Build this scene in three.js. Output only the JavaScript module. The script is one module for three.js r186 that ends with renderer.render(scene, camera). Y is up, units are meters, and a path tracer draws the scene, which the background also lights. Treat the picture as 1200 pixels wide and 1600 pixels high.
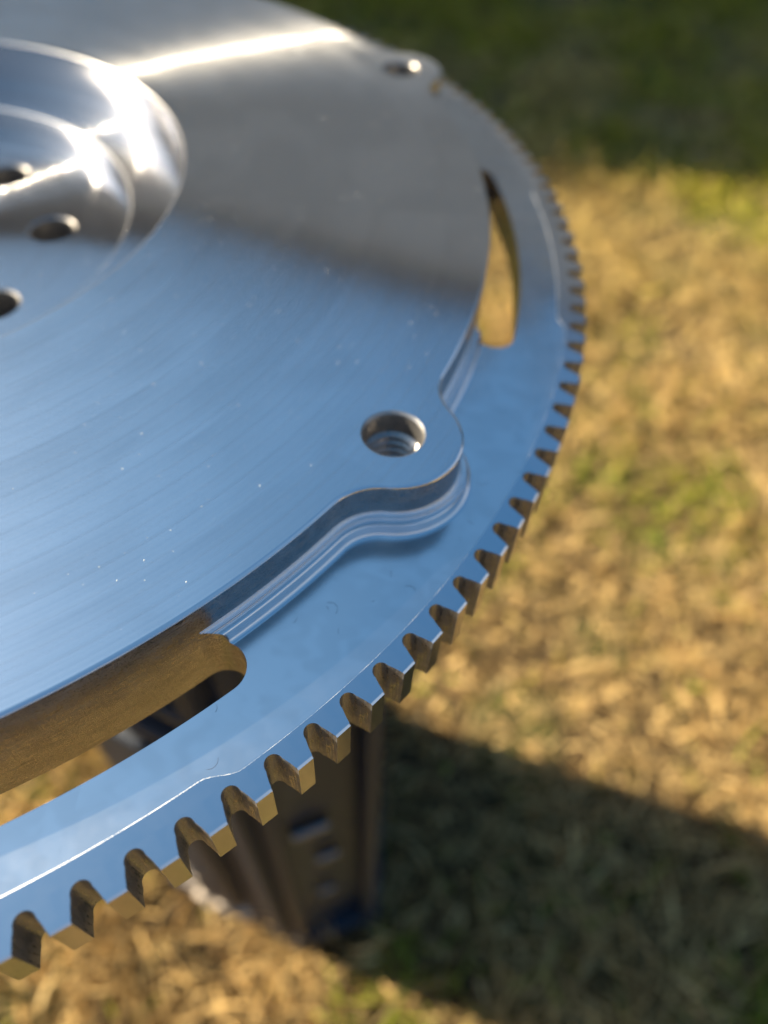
import * as THREE from 'three';
import { mergeGeometries } from 'three/addons/utils/BufferGeometryUtils.js';
import { RoundedBoxGeometry } from 'three/addons/geometries/RoundedBoxGeometry.js';

// ---------------------------------------------------------------- camera, sky, sun, exposure
const MM = 0.001, WHEEL_Y = 0.45;                       // the wheel's rim plane lies 0.45 m above the lawn
const scene = new THREE.Scene();
const camera = new THREE.PerspectiveCamera(69.24, 0.75, 0.01, 400);
{
  const m = new THREE.Matrix4().makeBasis(new THREE.Vector3(0.99774642, 0.04166947, -0.05259024), new THREE.Vector3(-0.06709753, 0.6196289, -0.78202171), new THREE.Vector3(0, 0.78378804, 0.62102843));
  camera.quaternion.setFromRotationMatrix(m);
  camera.position.set(0.12696, WHEEL_Y + 0.09717, 0.15426);
  camera.focus = 0.101; camera.userData.fStop = 8.2;
}
const SUN_AZ = 165 * Math.PI / 180, SUN_EL = 30 * Math.PI / 180;
const sunDir = new THREE.Vector3(Math.cos(SUN_AZ) * Math.cos(SUN_EL), Math.sin(SUN_EL), -Math.sin(SUN_AZ) * Math.cos(SUN_EL));
{
  const W = 1024, H = 512, data = new Float32Array(W * H * 4);
  const zen = [0.014, 0.074, 0.165], mid = [0.040, 0.124, 0.234], hor = [0.25, 0.29, 0.33];
  for (let r = 0; r < H; r++) {
    const up = ((r + 0.5) / H - 0.5) * Math.PI, y = Math.sin(up);
    for (let c = 0; c < W; c++) {
      const a = ((c + 0.5) / W - 0.5) * 2 * Math.PI, d = Math.cos(a) * Math.cos(up) * sunDir.x + y * sunDir.y + Math.sin(a) * Math.cos(up) * sunDir.z;
      const e = Math.max(0, y), t = Math.pow(1 - e, 3.2), s = Math.pow(1 - e, 1.1), i = (r * W + c) * 4;
      const wide = 0.18 * Math.exp((d - 1) * 3.2), glow = 0.40 * Math.exp((d - 1) * 14) + 1.6 * Math.exp((d - 1) * 90);
      for (let k = 0; k < 3; k++) {
        let v = zen[k] + (mid[k] - zen[k]) * s + (hor[k] - mid[k]) * t;
        v *= 0.72 * (1 + d * d * [1.0, 0.85, 0.6][k]) + [0, 0.02, 0.08][k]; v += wide * [0.72, 0.92, 1.05][k] + glow * [1, 0.95, 0.86][k];
        data[i + k] = y < 0 ? [0.13, 0.10, 0.06][k] : v * [0.84, 0.78, 0.77][k];
      }
      data[i + 3] = 1;
    }
  }
  const sky = new THREE.DataTexture(data, W, H, THREE.RGBAFormat, THREE.FloatType);
  sky.mapping = THREE.EquirectangularReflectionMapping; sky.magFilter = THREE.LinearFilter; sky.minFilter = THREE.LinearFilter; sky.wrapS = THREE.RepeatWrapping; sky.needsUpdate = true;
  scene.background = sky; scene.environment = sky;
}
const sun = new THREE.DirectionalLight(new THREE.Color().setRGB(1.0, 0.84, 0.60), 5.0);
sun.position.copy(sunDir).multiplyScalar(12).add(new THREE.Vector3(0, WHEEL_Y, 0)); sun.target.position.set(0, WHEEL_Y, 0);
sun.castShadow = true; sun.shadow.mapSize.set(4096, 4096); sun.shadow.radius = 1;
Object.assign(sun.shadow.camera, { left: -6, right: 6, top: 6, bottom: -6, near: 0.5, far: 30 });
scene.add(sun, sun.target);
const renderer = new THREE.WebGLRenderer({ antialias: true });
renderer.toneMapping = THREE.LinearToneMapping; renderer.toneMappingExposure = 3.45; renderer.shadowMap.enabled = true;

// ---------------------------------------------------------------- helpers
let seed = 20240611;
const rnd = () => { seed = (seed + 0x6d2b79f5) | 0; let t = Math.imul(seed ^ (seed >>> 15), 1 | seed); t = (t + Math.imul(t ^ (t >>> 7), 61 | t)) ^ t; return ((t ^ (t >>> 14)) >>> 0) / 4294967296; };
const R = (d) => d * Math.PI / 180, lerp = (a, b, t) => a + (b - a) * t, clamp = (x, a, b) => Math.min(b, Math.max(a, x));
const sstep = (x, a, b) => { const t = clamp((x - a) / (b - a), 0, 1); return t * t * (3 - 2 * t); };
const col = (r, g, b) => new THREE.Color().setRGB(r, g, b);
const std = (o) => new THREE.MeshStandardMaterial(o), phys = (o) => new THREE.MeshPhysicalMaterial(o);
function part(name, geo, mat, parent) { const m = new THREE.Mesh(geo, mat); m.name = name; m.castShadow = m.receiveShadow = true; parent.add(m); return m; }
function tag(o, label, category, group) { o.userData.label = label; o.userData.category = category; if (group) o.userData.group = group; return o; }
function buf(pos, nor, uv, idx) {
  const g = new THREE.BufferGeometry();
  g.setAttribute('position', new THREE.Float32BufferAttribute(pos, 3));
  if (nor) g.setAttribute('normal', new THREE.Float32BufferAttribute(nor, 3));
  g.setAttribute('uv', new THREE.Float32BufferAttribute(uv, 2)); g.setIndex(idx);
  if (!nor) g.computeVertexNormals();
  return g;
}
// value noise on a lattice that repeats every n cells
function lattice(n, m) { const a = new Float32Array(n * m); for (let i = 0; i < a.length; i++) a[i] = rnd(); return (x, y) => { const x0 = Math.floor(x), y0 = Math.floor(y), fx = x - x0, fy = y - y0, sx = fx * fx * (3 - 2 * fx), sy = fy * fy * (3 - 2 * fy), g = (i, j) => a[(((j % m) + m) % m) * n + (((i % n) + n) % n)]; return lerp(lerp(g(x0, y0), g(x0 + 1, y0), sx), lerp(g(x0, y0 + 1), g(x0 + 1, y0 + 1), sx), sy); }; }
function texture(w, h, f, { srgb = false, ru = 1, rv = 1, channel = 0 } = {}) {
  const d = new Uint8Array(w * h * 4);
  for (let y = 0; y < h; y++) for (let x = 0; x < w; x++) { const v = f(x / w, y / h), i = (y * w + x) * 4; for (let k = 0; k < 3; k++) d[i + k] = clamp((v.length ? v[k] : v) * 255, 0, 255); d[i + 3] = 255; }
  const t = new THREE.DataTexture(d, w, h); t.wrapS = t.wrapT = THREE.RepeatWrapping; t.magFilter = THREE.LinearFilter; t.minFilter = THREE.LinearMipmapLinearFilter; t.generateMipmaps = true;
  if (srgb) t.colorSpace = THREE.SRGBColorSpace;
  t.repeat.set(ru, rv); t.channel = channel; t.needsUpdate = true; return t;
}

// ---------------------------------------------------------------- lawn
const GROUND = 0;
{
  const n1 = lattice(16, 16), n2 = lattice(64, 64), n3 = lattice(200, 200);
  const tex = texture(512, 512, (u, v) => { const a = n1(u * 16, v * 16), b = n2(u * 64, v * 64), c = n3(u * 200, v * 200), k = 0.35 + 0.4 * b + 0.5 * c, g = sstep(a, 0.45, 0.75); return [lerp(0.36, 0.27, g) * k, lerp(0.28, 0.28, g) * k, lerp(0.15, 0.10, g) * k]; }, { srgb: true, ru: 0.8, rv: 0.8 });
  const far = new THREE.PlaneGeometry(240, 240, 2, 2); far.rotateX(-Math.PI / 2);
  const uv = far.attributes.uv; for (let i = 0; i < uv.count; i++) uv.setXY(i, uv.getX(i) * 240, uv.getY(i) * 240);
  const g = part('ground', far, std({ map: tex, roughness: 1, bumpMap: tex, bumpScale: 0.01 }), scene); g.userData.kind = 'structure';
}
{
  // one bent blade, a strip that folds over; instances give length, width, lean and tone
  const pos = [], uv = [], idx = [], N = 5;
  for (let i = 0; i <= N; i++) { const t = i / N, w = 0.5 * Math.pow(1 - t, 0.55), y = Math.sin(t * 1.45) * 0.78, z = (1 - Math.cos(t * 1.45)) * 0.85; pos.push(-w, y, z, 0, y - 0.03, z + 0.0, w, y, z); uv.push(0, t, 0.5, t, 1, t); }
  for (let i = 0; i < N; i++) for (let k = 0; k < 2; k++) { const a = i * 3 + k; idx.push(a, a + 1, a + 3, a + 1, a + 4, a + 3); }
  const blade = buf(pos, null, uv, idx);
  const mat = phys({ color: 0xffffff, roughness: 0.9, transmission: 0.25, thickness: 0, side: THREE.DoubleSide, specularIntensity: 0.4 });
  const patch = lattice(64, 64), patch2 = lattice(128, 128);
  const M = new THREE.Matrix4(), q = new THREE.Quaternion(), e = new THREE.Euler(), s = new THREE.Vector3(), p = new THREE.Vector3(), c = new THREE.Color();
  const make = (name, count, place, size) => {
    const im = new THREE.InstancedMesh(blade, mat, count); im.name = name; im.castShadow = im.receiveShadow = true;
    for (let i = 0; i < count; i++) {
      const [x, z] = place();
      const green = patch(x * 7 + 20, z * 7 + 20) * 0.65 + patch2(x * 26 + 40, z * 26 + 40) * 0.35, tall = patch2(x * 11 + 9, z * 11 + 30);
      const far = sstep(-z, 0.25, 1.1), isGreen = rnd() < sstep(green + 0.21 * far - 0.07, 0.50, 0.74) * 0.8 + 0.04;
      const len = size * (0.6 + 0.9 * rnd()) * (0.35 + 1.15 * tall), wid = size * (0.035 + 0.075 * rnd() * rnd() + 0.02 * rnd());
      e.set((rnd() - 0.2) * 2.0, rnd() * 6.283, (rnd() - 0.5) * 1.4, 'YXZ'); q.setFromEuler(e); s.set(wid, len, len);
      p.set(x, GROUND - 0.004 + rnd() * 0.012, z); M.compose(p, q, s); im.setMatrixAt(i, M);
      const v = 0.30 + 1.05 * rnd();
      if (isGreen) c.setRGB((0.27 + 0.16 * far) * v + 0.10 * rnd(), 0.36 * v + 0.08 * far, 0.04 * v);
      else { const k = rnd(); c.setRGB(lerp(0.79, 0.53, k) * v, lerp(0.59 + 0.04 * far, 0.36 + 0.03 * far, k) * v, lerp(0.275 - 0.05 * far, 0.14, k) * v); }
      im.setColorAt(i, c);
    }
    return im;
  };
  const near = make('grass', 170000, () => { for (;;) { const x = -0.7 + 2.2 * rnd(), z = 0.55 - 2.75 * rnd(); if (x > -0.01 && x < 0.14 && z > -0.09 && z < 0.075) continue; if (rnd() < 1 - 0.35 * sstep(-z, 0.6, 1.8)) return [x, z]; } }, 0.027);
  near.userData.kind = 'stuff'; tag(near, 'short dry lawn of straw and olive green blades around the flywheel stand', 'grass'); scene.add(near);
  const rest = make('grass_001', 60000, () => { for (;;) { const x = -5 + 10 * rnd(), z = -4.5 + 9 * rnd(); if (x < -0.7 || x > 1.5 || z > 0.55 || z < -2.2) return [x, z]; } }, 0.05);
  rest.userData.kind = 'stuff'; tag(rest, 'coarser dry lawn grass farther out beyond the flywheel', 'grass'); scene.add(rest);
}

// ---------------------------------------------------------------- board fence behind the lawn; its shade falls on the far grass and it mirrors in the disc
{
  const f = new THREE.Group(); f.name = 'board_fence'; scene.add(f);
  const D = 2.32, az = R(102); f.position.set(Math.cos(az) * D, 0, -Math.sin(az) * D); f.rotation.y = R(12);
  tag(f, 'tall pale board fence in shade mirrored as grey band in the polished disc', 'fence');
  const n = lattice(8, 64), n2 = lattice(64, 256);
  const tex = texture(128, 512, (u, v) => { const g = 0.86 + 0.12 * n(u * 8, v * 6) + 0.14 * (n2(u * 64, v * 12) - 0.5); return [0.95 * g, 0.93 * g, 0.89 * g]; }, { srgb: true });
  const mats = [0.9, 1.0, 0.8, 0.94].map((k) => std({ color: col(k, k, k * 0.98), map: tex, roughness: 0.9 }));
  const PITCH = 0.15, top = (x) => lerp(1.88, 2.36, clamp((x + 0.45) / 1.5, 0, 1));
  const board = new RoundedBoxGeometry(0.148, 1, 0.02, 1, 0.003);
  for (let i = -50; i < 38; i++) {
    const b = part('board', board, mats[(i * 7 + 400) % 4], f), h = top(i * PITCH) - 0.06;
    b.position.set(i * PITCH, h / 2 + 0.01 + (rnd() - 0.5) * 0.006, (i & 1) * 0.004); b.scale.y = h; b.rotation.z = (rnd() - 0.5) * 0.003;
  }
  const dark = std({ color: col(0.30, 0.28, 0.26), map: tex, roughness: 0.85 });
  const rail = new RoundedBoxGeometry(13.3, 0.09, 0.04, 1, 0.004);
  for (const y of [0.35, 1.0, 1.7]) part('rail', rail, mats[2], f).position.set(-0.9, y, -0.036);
  for (const [x0, x1] of [[-7.55, -0.45], [-0.45, 1.05], [1.05, 5.7]]) {
    const y0 = top(x0), y1 = top(x1), l = Math.hypot(x1 - x0, y1 - y0), a = Math.atan2(y1 - y0, x1 - x0), put = (name, h, d, dy, z, m) => { const p = part(name, new RoundedBoxGeometry(l + 0.01, h, d, 1, 0.004), m, f); p.position.set((x0 + x1) / 2, (y0 + y1) / 2 + dy, z); p.rotation.z = a; };
    put('cap_rail', 0.035, 0.12, -0.02, 0, dark); put('fascia_board', 0.13, 0.022, -0.10, 0.028, dark); put('backing', 0.5, 0.006, -0.3, -0.0145, mats[2]);
  }
  part('backing', new RoundedBoxGeometry(13.3, 1.5, 0.006, 1, 0.001), mats[2], f).position.set(-0.9, 0.77, -0.019);
  const post = new RoundedBoxGeometry(0.1, 1.9, 0.1, 1, 0.006);
  for (let i = -3; i <= 2; i++) part('post', post, mats[2], f).position.set(i * 2.3, 0.93, -0.11);
}

// ---------------------------------------------------------------- cast iron engine block that carries the wheel
{
  const blk = new THREE.Group(); blk.name = 'engine_block'; scene.add(blk);
  tag(blk, 'dark rusty cast iron block standing on the grass beneath the flywheel', 'engine block');
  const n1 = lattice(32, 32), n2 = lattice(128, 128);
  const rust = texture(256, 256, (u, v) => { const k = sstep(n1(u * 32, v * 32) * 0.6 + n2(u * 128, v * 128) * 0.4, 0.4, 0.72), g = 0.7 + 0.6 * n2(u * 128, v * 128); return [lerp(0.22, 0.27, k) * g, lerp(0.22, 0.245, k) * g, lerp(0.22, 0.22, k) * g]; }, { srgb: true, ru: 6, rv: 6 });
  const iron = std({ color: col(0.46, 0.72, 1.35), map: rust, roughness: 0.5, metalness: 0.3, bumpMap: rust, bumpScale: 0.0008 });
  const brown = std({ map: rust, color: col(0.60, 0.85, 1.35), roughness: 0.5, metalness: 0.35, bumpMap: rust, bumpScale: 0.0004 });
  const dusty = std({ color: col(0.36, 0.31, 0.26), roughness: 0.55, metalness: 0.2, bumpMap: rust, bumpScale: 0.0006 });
  const pin = std({ color: col(0.20, 0.20, 0.21), roughness: 0.34, metalness: 1 });
  // footprint in millimetres (x, z): A near left, B near corner, C near right, D far right, E far left
  const A = [14, 47], B = [92, 77], C = [136, 58], D = [128, -85], E = [-6, -92];
  const prism = (pts, y0, y1, bev) => {
    const s = new THREE.Shape(pts.map(([x, z]) => new THREE.Vector2(x * MM, -z * MM)));
    const g = new THREE.ExtrudeGeometry(s, { depth: (y1 - y0) * MM - 2 * bev, bevelEnabled: true, bevelThickness: bev, bevelSize: bev, bevelOffset: -bev, bevelSegments: 2, curveSegments: 8 });
    g.rotateX(-Math.PI / 2); g.translate(0, WHEEL_Y + y0 * MM + bev, 0); return g;
  };
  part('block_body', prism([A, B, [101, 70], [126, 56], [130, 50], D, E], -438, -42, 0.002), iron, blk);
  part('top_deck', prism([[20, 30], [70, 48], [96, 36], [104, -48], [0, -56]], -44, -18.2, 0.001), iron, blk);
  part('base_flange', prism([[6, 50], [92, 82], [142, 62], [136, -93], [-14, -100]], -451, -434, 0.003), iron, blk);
  // side flanges that frame the recess with pins on the right hand face
  const ux = (C[0] - B[0]), uz = (C[1] - B[1]), L = Math.hypot(ux, uz), dx = ux / L, dz = uz / L, nx = -dz, nz = dx;
  const ox = dz < 0 ? -dz : dz, turn = Math.atan2(-dz, dx);
  const onFace = (g, along, y, out) => { g.rotateY(turn); g.translate((B[0] + dx * along + ox * out) * MM, WHEEL_Y + y * MM, (B[1] + dz * along + dx * out) * MM); return g; };
  part('side_flange', onFace(new RoundedBoxGeometry(0.006, 0.38, 0.02, 2, 0.0015), L - 3, -245, -4), brown, blk);
  part('side_flange', onFace(new RoundedBoxGeometry(0.006, 0.38, 0.018, 2, 0.0015), 3, -245, -6), iron, blk);
  part('side_cover', onFace(new RoundedBoxGeometry(0.024, 0.3, 0.006, 2, 0.002), 30, -245, -6), brown, blk);
  for (const [a, y, l, r] of [[19, -218, 13, 2.8], [25, -266, 8, 2.4], [22, -330, 6, 2.2]]) {
    const g = new THREE.CapsuleGeometry(r * MM, l * MM, 6, 14); g.rotateZ(Math.PI / 2); part('stud', onFace(g, a, y, 0.5), pin, blk);
  }
  // left hand face: ribs near the top, bolts with dusty heads low down where the sun reaches
  const vx = A[0] - B[0], vz = A[1] - B[1], LL = Math.hypot(vx, vz), t2 = Math.atan2(-vz, vx), px = -(-vz / LL), pz = -vx / LL;
  const onLeft = (g, along, y, out) => { g.rotateY(t2); g.translate((B[0] + vx / LL * along + px * -out * -1) * MM, WHEEL_Y + y * MM, (B[1] + vz / LL * along + pz * out) * MM); return g; };
  for (let i = 0; i < 4; i++) part('rib', onLeft(new RoundedBoxGeometry(0.084, 0.009, 0.012, 2, 0.003), LL / 2 + 2, -64 - i * 27, 2), i % 2 ? brown : iron, blk);
  for (const [a, y, r] of [[LL - 14, -306, 7], [LL - 24, -335, 9], [LL - 38, -400, 6], [LL - 16, -365, 10], [LL - 24, -410, 8]]) {
    const g = new THREE.LatheGeometry([[0, 9], [r * 0.55, 8.6], [r * 0.9, 6.5], [r, 3.5], [r * 1.02, 0], [r * 0.9, -6]].map(([x, y2]) => new THREE.Vector2(x * MM, y2 * MM)), 20);
    g.rotateX(Math.PI / 2); g.rotateZ(0.2); part('bolt_head', onLeft(g, a, y, 4), dusty, blk);
  }
  part('corner_rib', onLeft(new RoundedBoxGeometry(0.008, 0.36, 0.01, 2, 0.002), 8, -240, 2), iron, blk);
  part('oil_gallery', onLeft(new RoundedBoxGeometry(0.03, 0.2, 0.012, 3, 0.005), 48, -300, 2), iron, blk);
  blk.traverse((o) => {                                    // the casting narrows towards its top
    if (!o.isMesh) return;
    const p = o.geometry.attributes.position;
    for (let i = 0; i < p.count; i++) { const f = lerp(1, 0.9, clamp(p.getY(i) / 0.3, 0, 1)); p.setX(i, 0.06 + (p.getX(i) - 0.06) * f); }
  });
}

// ---------------------------------------------------------------- the flywheel (millimetres, its own axes: y = 0 is the rim plane)
const NT = 160, BOSS0 = -28.3, R_DISC = 146, Y_DISC = 10.06, R_BOSS = 145.2, RB = 11.4, RF = 10, R_TOOTH = 164.8, BOTTOM = -9, HUB_BOTTOM = -18;
const boss = [0, 1, 2, 3, 4, 5].map((i) => R(BOSS0 + 60 * i));
const wrap60 = (a) => { let d = (a - boss[0]) % R(60); if (d > R(30)) d -= R(60); if (d < -R(30)) d += R(60); return d; };
const cF = (() => { const a = R_DISC + RF, b = R_BOSS, c = RB + RF; return Math.acos((a * a + b * b - c * c) / (2 * a * b)); })();       // angle of the fillet centre
const tanBoss = (() => { const fx = (R_DISC + RF) * Math.cos(cF), fy = (R_DISC + RF) * Math.sin(cF), k = RB / (RB + RF); return Math.atan2(fy * k, R_BOSS + (fx - R_BOSS) * k); })();
function rOutline(theta) {                                // disc edge with the six bosses
  const d = Math.abs(wrap60(theta));
  if (d >= cF) return R_DISC;
  if (d <= tanBoss) { const s = R_BOSS * Math.sin(d); return R_BOSS * Math.cos(d) + Math.sqrt(RB * RB - s * s); }
  const a = R_DISC + RF, e = d - cF, s = a * Math.sin(e); return a * Math.cos(e) - Math.sqrt(Math.max(0, RF * RF - s * s));
}
const polar = (r, a) => [r * Math.cos(a), -r * Math.sin(a)];   // (x, z)
function outlineNormal(a) { const h = 1e-4, [x0, z0] = polar(rOutline(a - h), a - h), [x1, z1] = polar(rOutline(a + h), a + h), l = Math.hypot(x1 - x0, z1 - z0); return [-(z1 - z0) / l, (x1 - x0) / l]; }
function outlineAt(a, off) { const [x, z] = polar(rOutline(a), a), [nx, nz] = outlineNormal(a); return [x + nx * off, z + nz * off, nx, nz]; }
const fixNormal = (() => { const [x, z, nx, nz] = outlineAt(0.9, 0); return Math.sign(nx * x + nz * z); })();
const OUT = (a, off) => { const [x, z, nx, nz] = outlineAt(a, off * fixNormal); return [x, z, nx * fixNormal, nz * fixNormal]; };

// textures of the steel: (u, v) = (radius, arc) in metres on turned faces
const nA = lattice(24, 24), nB = lattice(96, 12), nC = lattice(512, 8), nD = lattice(160, 160);
const turnTex = texture(1024, 256, (u, v) => 0.86 + 0.14 * (nA(u * 24 + 2 * nA(v * 24, 3), v * 24) - 0.5) + 0.02 * (nC(u * 512, v * 8) - 0.5), { ru: 16, rv: 5 });
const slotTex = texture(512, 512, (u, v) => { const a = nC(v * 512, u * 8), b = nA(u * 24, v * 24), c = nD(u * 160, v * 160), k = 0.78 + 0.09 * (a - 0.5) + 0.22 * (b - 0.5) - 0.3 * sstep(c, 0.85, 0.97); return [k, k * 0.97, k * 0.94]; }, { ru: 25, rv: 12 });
const stainTex = texture(512, 512, (u, v) => { const a = nA(u * 24 + 2 * nA(v * 24, u * 8), v * 24), b = nA(u * 8, v * 16 + 3 * nA(u * 8, v * 8)), k = 0.90 + 0.08 * sstep(0.55 * a + 0.45 * b, 0.25, 0.7); return [k * 1.0, k, k]; }, { ru: 6, rv: 3.5 });
const smearTex = texture(512, 512, (u, v) => { const a = nA(u * 24 + 3 * nA(v * 8, u * 8), v * 24), b = nD(u * 160, v * 160), c = nA(u * 8, v * 8); return 0.80 + 0.12 * sstep(a * 0.6 + c * 0.4, 0.3, 0.75) + 0.08 * b; }, { ru: 9, rv: 9 });
const grainTex = texture(512, 512, (u, v) => 0.5 + 0.5 * (nD(u * 160, v * 160) - 0.5) + 0.6 * (nC(u * 512, v * 8) - 0.5), { ru: 60, rv: 60 });
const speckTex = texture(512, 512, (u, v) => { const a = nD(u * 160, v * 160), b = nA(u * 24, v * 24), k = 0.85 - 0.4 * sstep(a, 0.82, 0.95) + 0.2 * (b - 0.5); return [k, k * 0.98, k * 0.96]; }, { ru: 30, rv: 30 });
const grooveTex = (() => {                                // slopes across the turning grooves, long tailed, along u only
  const w = 2048, d = new Uint8Array(w * 4 * 4);
  for (let x = 0; x < w; x++) { const p = clamp(rnd(), 0.004, 0.996) * 2 - 1, sl = rnd() < 0.035 ? (rnd() * 2 - 1) * 1.7 : 0.06 * p / Math.sqrt(1 - p * p), n = new THREE.Vector3(sl, 0, 1).normalize(); for (let y = 0; y < 4; y++) { const i = (y * w + x) * 4; d[i] = (n.x * 0.5 + 0.5) * 255; d[i + 1] = 127.5; d[i + 2] = (n.z * 0.5 + 0.5) * 255; d[i + 3] = 255; } }
  const t = new THREE.DataTexture(d, w, 4); t.wrapS = t.wrapT = THREE.RepeatWrapping; t.magFilter = THREE.LinearFilter; t.repeat.set(150, 1); t.needsUpdate = true; return t;
})();
const fineGroove = (() => { const w = 2048, d = new Uint8Array(w * 16); for (let x = 0; x < w; x++) { const p = clamp(rnd(), 0.004, 0.996) * 2 - 1, sl = rnd() < 0.04 ? (rnd() * 2 - 1) * 1.6 : 0.03 * p / Math.sqrt(1 - p * p), n = new THREE.Vector3(sl, 0, 1).normalize(); for (let y = 0; y < 4; y++) { const i = (y * w + x) * 4; d[i] = (n.x * 0.5 + 0.5) * 255; d[i + 1] = 127.5; d[i + 2] = (n.z * 0.5 + 0.5) * 255; d[i + 3] = 255; } } const t = new THREE.DataTexture(d, w, 4); t.wrapS = t.wrapT = THREE.RepeatWrapping; t.magFilter = THREE.LinearFilter; t.repeat.set(90, 1); t.needsUpdate = true; return t; })();
const faceSteel = phys({ color: col(0.82, 0.83, 0.85), metalness: 1, map: stainTex, roughness: 0.20, roughnessMap: turnTex, anisotropy: 1, normalMap: grooveTex });
const wipeTex = stainTex.clone(); wipeTex.repeat.set(22, 22); wipeTex.needsUpdate = true;
const dishTex = (() => {                                  // the rim is turned slightly hollow and is not perfectly true
  const w = 512, S = 0.36, d = new Float32Array(w * w * 4);
  for (let y = 0; y < w; y++) for (let x = 0; x < w; x++) {
    const px = (x + 0.5) / w * S - S / 2, pz = (y + 0.5) / w * S - S / 2, r = Math.hypot(px, pz) / MM, a = Math.atan2(-pz, px), t = (r - 148) / 15;
    const tilt = 0.055 * (0.5 - t) + 0.04 * (nA(a * 3.82, t * 1.5) - 0.5), side = 0.05 * (nA(a * 7.64, t * 2 + 7) - 0.5), c = px / (r * MM || 1), s = pz / (r * MM || 1), i = (y * w + x) * 4;
    d[i] = (tilt * c - side * s) * 0.5 + 0.5; d[i + 1] = (tilt * s + side * c) * 0.5 + 0.5; d[i + 2] = 1; d[i + 3] = 1;
  }
  const t = new THREE.DataTexture(d, w, w, THREE.RGBAFormat, THREE.FloatType); t.wrapS = t.wrapT = THREE.ClampToEdgeWrapping; t.magFilter = THREE.LinearFilter; t.repeat.set(1 / S, 1 / S); t.offset.set(0.5, 0.5); t.needsUpdate = true; return t;
})();
const boreSteel = phys({ color: col(0.42, 0.42, 0.43), metalness: 1, roughness: 0.10, anisotropy: 1, normalMap: fineGroove });
const edgeSteel = std({ color: col(0.58, 0.58, 0.59), metalness: 1, roughness: 0.3 });
const hubSteel = phys({ color: col(0.72, 0.72, 0.74), metalness: 1, roughness: 0.15, roughnessMap: turnTex, anisotropy: 1, normalMap: grooveTex });
const rimSteel = phys({ color: col(0.78, 0.79, 0.81), metalness: 1, roughness: 0.2, roughnessMap: smearTex });
const flangeSteel = phys({ color: col(0.81, 0.83, 0.85), map: wipeTex, metalness: 1, roughness: 0.21, roughnessMap: smearTex, normalMap: dishTex });
const bevelSteel = std({ color: col(0.82, 0.81, 0.80), metalness: 1, roughness: 0.8, roughnessMap: grainTex });
const stepSteel = std({ color: col(0.84, 0.84, 0.85), metalness: 1, roughness: 0.17 });
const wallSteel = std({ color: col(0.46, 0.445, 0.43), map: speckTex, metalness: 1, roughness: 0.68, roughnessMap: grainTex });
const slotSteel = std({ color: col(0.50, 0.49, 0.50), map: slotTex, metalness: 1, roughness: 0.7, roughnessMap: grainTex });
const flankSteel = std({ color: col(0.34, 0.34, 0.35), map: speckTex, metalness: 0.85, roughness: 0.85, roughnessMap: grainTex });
const tipSteel = std({ color: col(0.50, 0.49, 0.50), metalness: 1, roughness: 0.24 });
const holeSteel = std({ color: col(0.32, 0.31, 0.30), metalness: 0.85, roughness: 0.6, roughnessMap: grainTex });

const wheel = new THREE.Group(); wheel.name = 'flywheel'; scene.add(wheel); wheel.position.set(0, WHEEL_Y, 0);
tag(wheel, 'machined steel flywheel with toothed rim and slots resting above the grass', 'flywheel');

// grid builder: rows of points with normals
function grid(rows, closed = false) {                     // rows[j][i] = [x,y,z,nx,ny,nz,u,v] in mm
  const pos = [], nor = [], uv = [], idx = [], n = rows[0].length;
  for (const r of rows) for (const p of r) { pos.push(p[0] * MM, p[1] * MM, p[2] * MM); nor.push(p[3], p[4], p[5]); uv.push(p[6] * MM, p[7] * MM); }
  for (let j = 0; j + 1 < rows.length; j++) for (let i = 0; i + 1 < n; i++) {
    const a = j * n + i, b = a + 1, c = a + n, d = c + 1;
    idx.push(a, c, b, b, c, d);
  }
  return orient(buf(pos, nor, uv, idx));
}
function orient(g) {                                      // faces turned to agree with their normals
  const p = g.attributes.position, n = g.attributes.normal, ix = g.index.array, a = new THREE.Vector3(), b = new THREE.Vector3(), c = new THREE.Vector3(), m = new THREE.Vector3();
  for (let t = 0; t < ix.length; t += 3) {
    a.fromBufferAttribute(p, ix[t]); b.fromBufferAttribute(p, ix[t + 1]).sub(a); c.fromBufferAttribute(p, ix[t + 2]).sub(a); m.fromBufferAttribute(n, ix[t]);
    if (b.cross(c).dot(m) < 0) { const k = ix[t + 1]; ix[t + 1] = ix[t + 2]; ix[t + 2] = k; }
  }
  return g;
}
// surface of revolution from a profile of [r, y]; flat facets unless smooth
function turned(profile, { seg = 360, smooth = false, up = 1, cx = 0, cz = 0, a0 = 0, a1 = Math.PI * 2 } = {}) {
  const gs = [];
  let s = 0;
  for (let k = 0; k + 1 < profile.length; k++) {
    const [r0, y0] = profile[k], [r1, y1] = profile[k + 1], l = Math.hypot(r1 - r0, y1 - y0) || 1e-9, nr = (y1 - y0) / l * -up, ny = (r1 - r0) / l * up;
    const nrm = (j) => { if (!smooth) return [nr, ny]; const q = profile[Math.max(0, j - 1)], w = profile[Math.min(profile.length - 1, j + 1)], ll = Math.hypot(w[0] - q[0], w[1] - q[1]); return [-(w[1] - q[1]) / ll * up, (w[0] - q[0]) / ll * up]; };
    const n0 = nrm(k), n1 = nrm(k + 1), rows = [[], []];
    for (let i = 0; i <= seg; i++) {
      const a = lerp(a0, a1, i / seg), c = Math.cos(a), z = -Math.sin(a);
      rows[0].push([cx + r0 * c, y0, cz + r0 * z, n0[0] * c, n0[1], n0[0] * z, s, a * Math.max(r0, 20)]);
      rows[1].push([cx + r1 * c, y1, cz + r1 * z, n1[0] * c, n1[1], n1[0] * z, s + l, a * Math.max(r0, 20)]);
    }
    gs.push(grid(rows)); s += l;
  }
  return mergeGeometries(gs);
}

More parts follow.
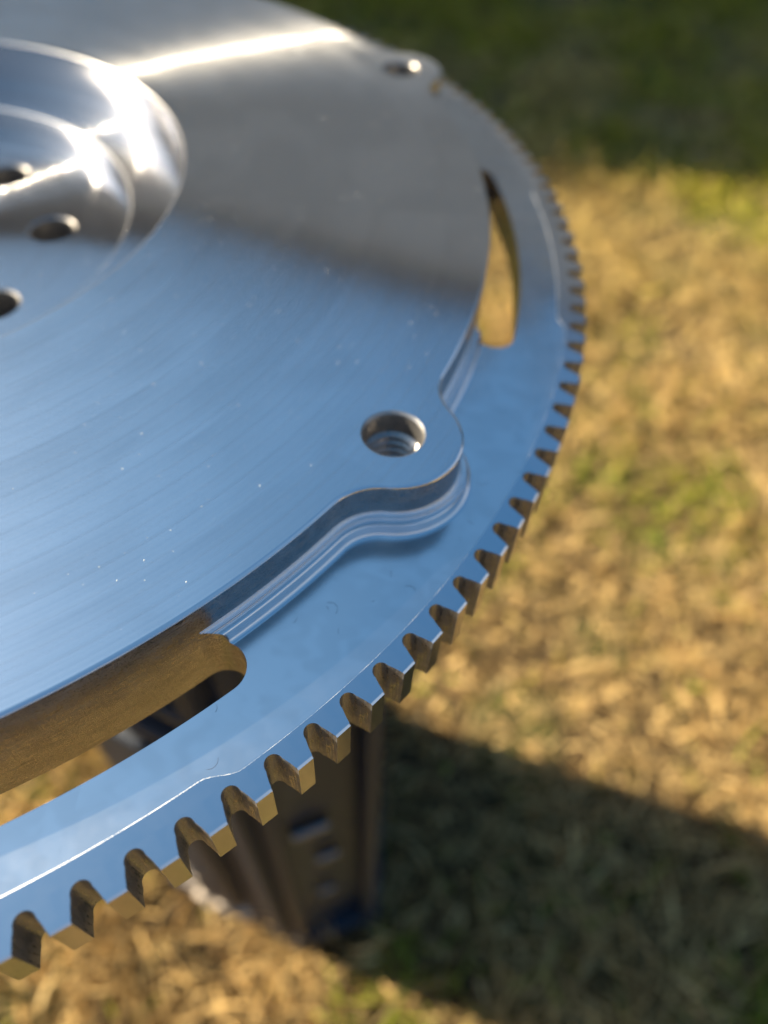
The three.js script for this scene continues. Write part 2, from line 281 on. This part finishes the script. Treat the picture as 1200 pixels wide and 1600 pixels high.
// --- friction disc: turned top face, a polar grid with the six tapped holes cut out
const EDGE = 0.55, R_CELL = 136.5, A_CELL = R(3.6), R_HOLE = 5.35, R_HOLES = 144.9;
{
  const gs = [turned([[76.6, Y_DISC], [90, Y_DISC], [105, Y_DISC], [120, Y_DISC], [R_CELL, Y_DISC]], { seg: 540 })];
  const v = (x, z) => [x, Y_DISC, z, 0, 1, 0, Math.hypot(x, z), Math.atan2(-z, x) * 130];
  for (let b = 0; b < 6; b++) {
    const a0 = boss[b] + A_CELL, a1 = boss[b] + R(60) - A_CELL, N = 220, rows = [[], [], []];
    for (let i = 0; i <= N; i++) { const a = lerp(a0, a1, i / N), [x, z] = polar(R_CELL, a), [x1, z1] = OUT(a, -EDGE); for (let j = 0; j < 3; j++) { const q = v(lerp(x, x1, j / 2), lerp(z, z1, j / 2)); q[7] = a * 130; rows[j].push(q); } }
    gs.push(grid(rows));
    // cell around the hole
    const edge = [], K = 48;
    for (let i = 0; i < K; i++) edge.push(polar(R_CELL, lerp(boss[b] - A_CELL, boss[b] + A_CELL, i / K)));
    const [ex, ez] = OUT(boss[b] + A_CELL, -EDGE), [fx, fz] = OUT(boss[b] - A_CELL, -EDGE), [sx, sz] = polar(R_CELL, boss[b] + A_CELL), [tx, tz] = polar(R_CELL, boss[b] - A_CELL);
    for (let i = 0; i < K; i++) edge.push([lerp(sx, ex, i / K), lerp(sz, ez, i / K)]);
    for (let i = 0; i < K * 2; i++) edge.push(OUT(lerp(boss[b] + A_CELL, boss[b] - A_CELL, i / K / 2), -EDGE));
    for (let i = 0; i <= K; i++) edge.push([lerp(fx, tx, i / K), lerp(fz, tz, i / K)]);
    const [hx, hz] = polar(R_HOLES, boss[b]), cell = Array.from({ length: 9 }, () => []);
    for (const [x, z] of edge) { const l = Math.hypot(x - hx, z - hz), px = hx + (x - hx) / l * R_HOLE, pz = hz + (z - hz) / l * R_HOLE; for (let j = 0; j < 9; j++) { const q = v(lerp(px, x, j / 8), lerp(pz, z, j / 8)); let da = Math.atan2(-q[2], q[0]) - boss[b]; da -= Math.round(da / 6.2831853) * 6.2831853; q[7] = (boss[b] + da) * 130; cell[j].push(q); } }
    gs.push(grid(cell));
  }
  part('disc_face', mergeGeometries(gs), faceSteel, wheel);
}
// --- path samples round the outline and the sweep of a profile [offset, y] along it
const SLOT_C = R(12.6), SLOT_R = 150.15, SLOT_W = 4.15, R_SLOT = SLOT_R + SLOT_W;          // slot: half span of its end centres, centre line, half width
function slotReach(r) { const q = SLOT_W * SLOT_W - (r - SLOT_R) ** 2; return q > 0 ? Math.sqrt(q) / SLOT_R : 0; }
function sweep(profile, span, b0 = 0, b1 = 6) {           // span(offset) = half angle about each boss
  const gs = [];
  for (let b = b0; b < b1; b++) {
    let s = 0;
    for (let k = 0; k + 1 < profile.length; k++) {
      const [d0, y0] = profile[k], [d1, y1] = profile[k + 1], l = Math.hypot(d1 - d0, y1 - y0) || 1e-9, nr = (y0 - y1) / l, ny = (d1 - d0) / l, rows = [[], []], N = 420;
      for (let i = 0; i <= N; i++) [[d0, y0], [d1, y1]].forEach(([d, y], j) => {
        const a = boss[b] + lerp(-1, 1, i / N) * span(d), [x, z, nx, nz] = OUT(a, d);
        rows[j].push([x, y, z, nx * nr, ny, nz * nr, s + j * l, a * 150]);
      });
      gs.push(grid(rows)); s += l;
    }
  }
  return mergeGeometries(gs);
}
const HALF = R(30), bossSpan = (d) => R(30) - SLOT_C - slotReach(R_DISC + Math.max(0, d));
const WALL_FOOT = 4.0;
// stepped fillet left by a ball cutter: concave scallops, a ledge and a last small wall
const fillet = [];
{
  const n = 8, at = (t) => [1.35 * (1 - Math.cos(t * Math.PI / 2 * 0.9)), WALL_FOOT - 1.75 * Math.sin(t * Math.PI / 2 * 0.9)];
  for (let i = 0; i < n; i++) for (let j = 0; j < 4; j++) { const p = at((i + j / 4) / n), dip = 0.055 * Math.sin(j / 4 * Math.PI); fillet.push([p[0] - dip, p[1] - dip]); }
  const e = at(1); fillet.push(e, [e[0] + 0.28, e[1] - 0.06], [e[0] + 0.36, e[1] - 0.18], [e[0] + 0.74, 0.55], [e[0] + 0.86, 0.30], [e[0] + 1.05, 0.12], [e[0] + 1.3, 0.03], [e[0] + 1.45, 0]);
}
const D_END = fillet[fillet.length - 1][0];
part('disc_edge', sweep([[-EDGE, Y_DISC], [-0.32, Y_DISC - 0.06], [-0.22, Y_DISC - 0.16], [-0.06, Y_DISC - 0.32], [0, Y_DISC - 0.55]], () => HALF), stepSteel, wheel);
for (let b = 0; b < 6; b++) {
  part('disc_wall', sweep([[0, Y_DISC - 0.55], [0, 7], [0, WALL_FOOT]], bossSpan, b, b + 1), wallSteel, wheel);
  part('stepped_fillet', sweep(fillet, bossSpan, b, b + 1), stepSteel, wheel);
}
// --- slots: inner wall is the disc's own wall carried down, the rest a rounded contour
function slotContour(b, N = 24) {                          // from the disc wall round one end, along the outer arc, round the other end
  const mid = boss[b] + R(30), c = [];
  const end = (sgn) => { const a = mid + sgn * SLOT_C, [cx, cz] = polar(SLOT_R, a), e = []; for (let i = 0; i <= N; i++) { const t = Math.PI * i / N, rr = -Math.cos(t) * SLOT_W, tt = Math.sin(t) * SLOT_W * sgn; e.push([cx + Math.cos(a) * rr - Math.sin(a) * tt, cz - Math.sin(a) * rr - Math.cos(a) * tt]); } return e; };
  const e0 = end(-1), e1 = end(1).reverse();
  c.push(...e0); for (let i = 1; i < 80; i++) c.push(polar(R_SLOT, lerp(mid - SLOT_C, mid + SLOT_C, i / 80))); c.push(...e1);
  return c;
}
{
  for (let b = 0; b < 6; b++) {
    const mid = boss[b] + R(30), N = 140, rows = [[], [], []];
    for (let i = 0; i <= N; i++) { const a = mid + lerp(-1, 1, i / N) * (SLOT_C + R(0.15)), c = Math.cos(a), s = -Math.sin(a); [Y_DISC - 0.55, 0, BOTTOM].forEach((y, j) => rows[j].push([R_DISC * c, y, R_DISC * s, c, 0, s, -y, a * 150])); }
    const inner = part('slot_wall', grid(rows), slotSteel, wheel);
    const c = slotContour(b), w = [[], []]; let run = 0;
    c.forEach(([x, z], i) => {
      const p = c[Math.max(0, i - 1)], q = c[Math.min(c.length - 1, i + 1)], l = Math.hypot(q[0] - p[0], q[1] - p[1]); let nx = -(q[1] - p[1]) / l, nz = (q[0] - p[0]) / l;
      const [mx, mz] = polar(SLOT_R, clamp(Math.atan2(-z, x) - mid - Math.round((Math.atan2(-z, x) - mid) / 6.2831853) * 6.2831853, -SLOT_C, SLOT_C) + mid); if (nx * (mx - x) + nz * (mz - z) < 0) { nx = -nx; nz = -nz; }
      const d = Math.hypot(x, z) - R_DISC; let top = 0;
      if (d < D_END) for (let k = 0; k + 1 < fillet.length; k++) if (fillet[k + 1][0] >= d) { const [d0, y0] = fillet[k], [d1, y1] = fillet[k + 1]; top = lerp(y0, y1, clamp((d - d0) / (d1 - d0 || 1), 0, 1)); break; }
      if (d < 0.02) top = WALL_FOOT;
      if (i) run += Math.hypot(x - p[0], z - p[1]);
      w[0].push([x, top, z, nx, 0, nz, -top, run]); w[1].push([x, BOTTOM, z, nx, 0, nz, -BOTTOM, run]);
    });
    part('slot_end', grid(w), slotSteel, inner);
  }
}
// --- rim: flat flange with the slots cut out, a low step and the bevel that runs out to the teeth
const rBevel = (a) => { const d = Math.abs(wrap60(a)); return lerp(164.45, 162.5, sstep(d, R(19.3), R(21.2))); };
const yBevel = (r) => (R_TOOTH - r) * 0.09;              // 7 degrees
{
  const ring = (f, n = 1440) => { const p = []; for (let i = 0; i < n; i++) { const a = i / n * Math.PI * 2; p.push(new THREE.Vector2(...f(a))); } return p; };
  const stepIn = (a) => rBevel(a) - 0.015 - yBevel(rBevel(a)) * 0.7;
  const outer = ring((a) => polar(stepIn(a), a)), inner = [];
  for (let b = 0; b < 6; b++) {
    const N = 260, sp = bossSpan(D_END);
    for (let i = 0; i <= N; i++) { const [x, z] = OUT(boss[b] + lerp(-1, 1, i / N) * sp, D_END); inner.push(new THREE.Vector2(x, z)); }
    for (const [x, z] of slotContour(b)) if (Math.hypot(x, z) > R_DISC + D_END + 0.05) inner.push(new THREE.Vector2(x, z));
  }
  const flat = (outerPts, holes, y, up) => {
    const faces = THREE.ShapeUtils.triangulateShape(outerPts, holes), all = [...outerPts, ...holes.flat()], pos = [], nor = [], uv = [];
    for (const p of all) { pos.push(p.x * MM, y * MM, p.y * MM); nor.push(0, up, 0); uv.push(p.x * MM, p.y * MM); }
    return orient(buf(pos, nor, uv, faces.flat()));
  };
  const rim = part('rim_flange', flat(outer, [inner], 0, 1), flangeSteel, wheel);
  const rows = [[], [], [], []], bev = [[], []];
  for (let i = 0; i <= 1440; i++) {
    const a = i / 1440 * Math.PI * 2, c = Math.cos(a), s = -Math.sin(a), r0 = stepIn(a), r1 = rBevel(a), y1 = yBevel(r1);
    for (let j = 0; j < 4; j++) { const t = j / 3, tilt = R([4, 12, 15, 6][j]), r = lerp(r0, r1, t), y = y1 * (t * t * (3 - 2 * t)); rows[j].push([r * c, y, r * s, -Math.sin(tilt) * c, Math.cos(tilt), -Math.sin(tilt) * s, r, a * 160]); }
    bev[0].push([r1 * c, y1, r1 * s, 0.124 * c, 0.992, 0.124 * s, r1, a * 160]); bev[1].push([R_TOOTH * c, 0, R_TOOTH * s, 0.124 * c, 0.992, 0.124 * s, R_TOOTH, a * 160]);
  }
  part('rim_step', grid(rows), bevelSteel, rim); part('rim_bevel', grid(bev), rimSteel, rim);
  // underside
  const cont = (b) => { const mid = boss[b] + R(30), p = slotContour(b).map(([x, z]) => new THREE.Vector2(x, z)); for (let i = 40; i >= 0; i--) p.push(new THREE.Vector2(...polar(R_DISC, lerp(mid - SLOT_C, mid + SLOT_C, i / 40)))); return p; };
  const circle = (r, cx, cz, n) => ring((a) => [cx + r * Math.cos(a), cz + r * Math.sin(a)], n);
  const holes = boss.map((_, b) => cont(b)); for (const a of boss) { const [x, z] = polar(R_HOLES, a); holes.push(circle(4.6, x, z, 40)); }
  holes.push(circle(70, 0, 0, 180));
  part('underside', flat(circle(160, 0, 0, 360), holes, BOTTOM, -1), wallSteel, wheel);
  const hub = [circle(22, 0, 0, 80)]; for (let i = 0; i < 8; i++) { const [x, z] = polar(41, R(17.2 + 45 * i)); hub.push(circle(5.4, x, z, 32)); }
  part('hub_underside', mergeGeometries([flat(circle(69, 0, 0, 180), hub, HUB_BOTTOM, -1), turned([[69, HUB_BOTTOM], [70, HUB_BOTTOM + 1], [70, BOTTOM]], { up: -1 })]), wallSteel, wheel);
  part('rim_underside', turned([[160, BOTTOM], [160.6, -10.4], [161.4, -10.9], [R_TOOTH, -10.9]], { up: -1 }), wallSteel, rim);
}
// --- teeth: one section of the ring with its tooth, repeated
{
  const pitch = Math.PI * 2 / NT, TIP = 168.95, Y0 = 0, Y1 = -10.6, ROOT_C = 166.4, ROOT_R = 1.32, yTop = (r) => -(r - R_TOOTH) * 0.11, CH = 0.3;
  // outline of a tooth in (tangential t, radius r), from one gap's middle to the next
  const half = [];                                         // from gap middle (root) to tip corner, gap centred at t = 0
  for (let i = 0; i <= 7; i++) { const a = lerp(-Math.PI / 2, 0.05, i / 7); half.push([Math.cos(a) * ROOT_R, ROOT_C + Math.sin(a) * ROOT_R]); }
  const tipT = 0.31 * pitch * TIP;
  for (let i = 1; i <= 5; i++) { const t = i / 5, [t0, r0] = half[7] ?? [0, 0]; half.push([lerp(ROOT_R, tipT, t + 0.10 * Math.sin(t * Math.PI)), lerp(ROOT_C + 0.06, TIP, t)]); }
  const pt = ([t, r], side) => { const a = side * (pitch / 2 - t / r), rr = r; return [rr * Math.cos(a), -rr * Math.sin(a), a, r]; };
  const left = half.map((p) => pt(p, -1)), right = half.map((p) => pt(p, 1)).reverse();
  const tips = []; for (let i = 1; i < 4; i++) { const a = lerp(left[left.length - 1][2], right[0][2], i / 4); tips.push([TIP * Math.cos(a), -TIP * Math.sin(a), a, TIP]); }
  const edge = [...left, ...tips, ...right], nl = left.length, nt = tips.length;
  const pos = [[], [], []], nor = [[], [], []], uv = [[], [], []];
  const tri = (g, pts, n) => { for (let k = 0; k < 3; k++) { const [x, y, z] = pts[k], nn = n[k] ?? n[0]; pos[g].push(x * MM, y * MM, z * MM); nor[g].push(...nn); uv[g].push(Math.abs(n[0][1]) > 0.5 ? x * MM : (Math.atan2(-z, x) * 160) * MM, Math.abs(n[0][1]) > 0.5 ? z * MM : y * MM); } };
  const up = [[0.124, 0.992, 0]], inset = (p) => { const cx = 166.5 * Math.cos(p[2] * 0.4), k = p[3] > TIP - 0.01 ? CH : 0; return [p[0] - k * Math.cos(p[2]), p[1] + k * Math.sin(p[2])]; };
  const inner = (a) => [R_TOOTH * Math.cos(a), -R_TOOTH * Math.sin(a)];
  for (let i = 0; i + 1 < edge.length; i++) {
    const p = edge[i], q = edge[i + 1], A = inner(p[2]), B = inner(q[2]), P = inset(p), Q = inset(q), yp = yTop(p[3]), yq = yTop(q[3]), tip = i >= nl - 1 && i < nl + nt;
    tri(0, [[A[0], Y0, A[1]], [B[0], Y0, B[1]], [Q[0], yq, Q[1]]], up); tri(0, [[A[0], Y0, A[1]], [Q[0], yq, Q[1]], [P[0], yp, P[1]]], up);
    tri(1, [[A[0], Y1 - 0.3, A[1]], [q[0], Y1, q[1]], [B[0], Y1 - 0.3, B[1]]], [[0, -1, 0]]); tri(1, [[A[0], Y1 - 0.3, A[1]], [p[0], Y1, p[1]], [q[0], Y1, q[1]]], [[0, -1, 0]]);
    const nrm = (j) => { const u = edge[Math.max(0, j - 1)], w = edge[Math.min(edge.length - 1, j + 1)], l = Math.hypot(w[0] - u[0], w[1] - u[1]); return [-(w[1] - u[1]) / l * -1, 0, (w[0] - u[0]) / l * -1]; };
    const flat = (() => { const l = Math.hypot(q[0] - p[0], q[1] - p[1]); return [(q[1] - p[1]) / l, 0, -(q[0] - p[0]) / l]; })();
    let n0 = flat, n1 = flat; if (!tip && i !== nl - 2 && i !== nl + nt) { n0 = nrm(i); n1 = nrm(i + 1); }
    const s = tip ? Math.sign(flat[0] * p[0] + flat[2] * p[1]) : 1, fx = (n) => [n[0] * s, 0, n[2] * s];
    const g = tip ? 2 : 1, yt0 = tip ? yp - CH : yp, yt1 = tip ? yq - CH : yq;
    tri(g, [[p[0], yt0, p[1]], [q[0], yt1, q[1]], [q[0], Y1, q[1]]], [fx(n0), fx(n1), fx(n1)]); tri(g, [[p[0], yt0, p[1]], [q[0], Y1, q[1]], [p[0], Y1, p[1]]], [fx(n0), fx(n1), fx(n0)]);
    if (tip) { const c = [0.72 * Math.cos((p[2] + q[2]) / 2), 0.69, -0.72 * Math.sin((p[2] + q[2]) / 2)]; tri(0, [[P[0], yp, P[1]], [Q[0], yq, Q[1]], [q[0], yt1, q[1]]], [c]); tri(0, [[P[0], yp, P[1]], [q[0], yt1, q[1]], [p[0], yt0, p[1]]], [c]); }
  }
  const mk = (g) => { const n = pos[g].length / 3, b = buf(pos[g], nor[g], uv[g], Array.from({ length: n }, (_, i) => i)); return b; };
  const fix = (b) => {                                     // flank normals must point away from the tooth's middle
    const p = b.attributes.position, n = b.attributes.normal;
    for (let i = 0; i < p.count; i++) { if (Math.abs(n.getY(i)) > 0.5) continue; const z = p.getZ(i), nz = n.getZ(i); if (Math.abs(nz) > 0.2 && nz * z < 0) n.setXYZ(i, -n.getX(i), 0, -nz); else if (Math.abs(nz) <= 0.2 && n.getX(i) < 0) n.setXYZ(i, -n.getX(i), 0, -nz); }
    return orient(b);
  };
  const topG = orient(mk(0)), sideG = fix(mk(1)), tipG = fix(mk(2)), toothGeo = mergeGeometries([topG, sideG, tipG], true);
  const ring = new THREE.Group(); ring.name = 'ring_gear'; wheel.add(ring);
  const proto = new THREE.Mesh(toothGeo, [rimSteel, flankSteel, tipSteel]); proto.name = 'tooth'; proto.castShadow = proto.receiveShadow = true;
  const GAP0 = R(-57.64);                                  // a gap's middle
  for (let i = 0; i < NT; i++) { const t = proto.clone(); t.name = i ? 'tooth_' + String(i).padStart(3, '0') : 'tooth'; t.rotation.y = GAP0 + (i + 0.5) * pitch; ring.add(t); }
}
// --- tapped holes in the bosses: countersink, plain bore, thread
{
  const prof = [[R_HOLE, Y_DISC], [R_HOLE - 0.18, Y_DISC - 0.1], [4.9, Y_DISC - 0.5], [4.85, Y_DISC - 4.2], [4.8, Y_DISC - 4.4]];
  for (let y = Y_DISC - 4.4; y > BOTTOM + 1.8; y -= 1.75) prof.push([3.95, y - 0.6], [3.95, y - 0.85], [4.8, y - 1.5], [4.8, y - 1.75]);
  prof.push([4.6, BOTTOM]);
  const g = turned(prof, { seg: 72, up: 1 });
  for (const a of boss) { const [x, z] = polar(R_HOLES, a), h = part('threaded_hole', g, holeSteel, wheel); h.position.set(x * MM, 0, z * MM); }
}
// --- stepped recess for the crank flange, bolt holes and pilot bore
{
  const Y1 = -1.5, Y2 = -8, face = hubSteel;
  part('recess_edge', turned([[76.6, Y_DISC], [76.38, Y_DISC - 0.02], [76.22, Y_DISC - 0.14], [76.15, Y_DISC - 0.45]]), edgeSteel, part('recess_wall', turned([[76.15, Y_DISC - 0.45], [76.05, Y1 + 0.3], [75.8, Y1]]), boreSteel, wheel));
  part('recess_floor', turned([[61.8, Y1], [68, Y1], [75.8, Y1]], { seg: 360 }), face, wheel);
  part('recess_edge', turned([[61.8, Y1], [61.6, Y1 - 0.1], [61.4, Y1 - 0.4]]), edgeSteel, part('recess_wall', turned([[61.4, Y1 - 0.4], [61.2, Y2 + 0.3], [61.0, Y2]]), boreSteel, wheel));
  const gs = [turned([[48, Y2], [54, Y2], [61.0, Y2]], { seg: 360 }), turned([[22.5, Y2], [28, Y2], [34, Y2]], { seg: 240 })];
  const v = (x, z, a) => [x, Y2, z, 0, 1, 0, Math.hypot(x, z), a * 60], HB = 6.0;
  for (let i = 0; i < 8; i++) {
    const c = R(17.2 + 45 * i), w = R(10.5), edge = [], K = 30, [hx, hz] = polar(41, c);
    for (let k = 0; k < K; k++) edge.push(polar(34, lerp(c - w, c + w, k / K)));
    for (let k = 0; k < K; k++) edge.push(polar(lerp(34, 48, k / K), c + w));
    for (let k = 0; k < K; k++) edge.push(polar(48, lerp(c + w, c - w, k / K)));
    for (let k = 0; k <= K; k++) edge.push(polar(lerp(48, 34, k / K), c - w));
    const cell = Array.from({ length: 8 }, () => []);
    for (const [x, z] of edge) { const l = Math.hypot(x - hx, z - hz); for (let j = 0; j < 8; j++) { const px = lerp(hx + (x - hx) / l * HB, x, j / 7), pz = lerp(hz + (z - hz) / l * HB, z, j / 7); let da = Math.atan2(-pz, px) - c; da -= Math.round(da / 6.2831853) * 6.2831853; cell[j].push(v(px, pz, c + da)); } }
    gs.push(grid(cell)); gs.push(turned([[34, Y2], [41, Y2], [48, Y2]], { seg: 40, a0: c + w, a1: c + R(45) - w }));
  }
  part('hub_face', mergeGeometries(gs), face, wheel);
  const bolt = turned([[5.5, Y2 - 0.5], [5.4, HUB_BOTTOM]], { seg: 48 }), sink = turned([[6.0, Y2], [5.5, Y2 - 0.5]], { seg: 48 });
  for (let i = 0; i < 8; i++) { const [x, z] = polar(41, R(17.2 + 45 * i)); const h = part('bolt_hole', bolt, holeSteel, wheel); h.position.set(x * MM, 0, z * MM); part('countersink', sink, holeSteel, h); }
  part('pilot_bore', turned([[22.5, Y2], [22, Y2 - 0.5], [22, HUB_BOTTOM]], { seg: 120 }), holeSteel, wheel);
}
// --- dust on the face and lint on the rim
{
  const g = new THREE.IcosahedronGeometry(1, 0), mat = std({ color: col(0.8, 0.8, 0.78), roughness: 0.8 }), n = 620, im = new THREE.InstancedMesh(g, mat, n), M = new THREE.Matrix4(), q = new THREE.Quaternion(), e = new THREE.Euler();
  for (let i = 0; i < n; i++) {
    let x, z, y; for (;;) { const a = R(-75 + 100 * rnd()), r = 78 + 66 * rnd(); [x, z] = polar(r, a); if (Math.abs(r - R_HOLES) < 7 && Math.abs(wrap60(a)) < R(3)) continue; y = Y_DISC; break; }
    const s = 0.02 + 0.085 * Math.pow(rnd(), 5); e.set(rnd() * 6, rnd() * 6, rnd() * 6); q.setFromEuler(e);
    M.compose(new THREE.Vector3(x * MM, (y + s * 0.6) * MM, z * MM), q, new THREE.Vector3(s * MM * (1 + rnd()), s * MM * 0.8, s * MM)); im.setMatrixAt(i, M);
  }
  im.name = 'dust_specks'; im.userData.kind = 'stuff'; im.position.y = WHEEL_Y; tag(im, 'fine pale dust specks scattered over the turned face of the flywheel', 'dust'); scene.add(im);
  const hairs = [];
  for (let i = 0; i < 15; i++) {
    const a = R(-50 + 34 * rnd()), r = rOutline(a) + 4 + (158 - rOutline(a) > 0 ? (159 - rOutline(a)) * rnd() : 1), [x, z] = polar(Math.min(r, 162), a), t = new THREE.TorusGeometry((0.35 + 0.9 * rnd()) * MM, 0.016 * MM, 5, 14, 0.8 + 2 * rnd());
    t.rotateX(-Math.PI / 2); t.rotateY(rnd() * 6.3); t.translate(x * MM, 0.03 * MM, z * MM); hairs.push(t);
  }
  const lint = part('lint_fibres', mergeGeometries(hairs), std({ color: col(0.05, 0.05, 0.06), roughness: 0.8 }), scene); lint.position.y = WHEEL_Y; lint.userData.kind = 'stuff'; tag(lint, 'tiny dark curled lint fibres lying on the blue rim of the flywheel', 'lint');
}

renderer.render(scene, camera);
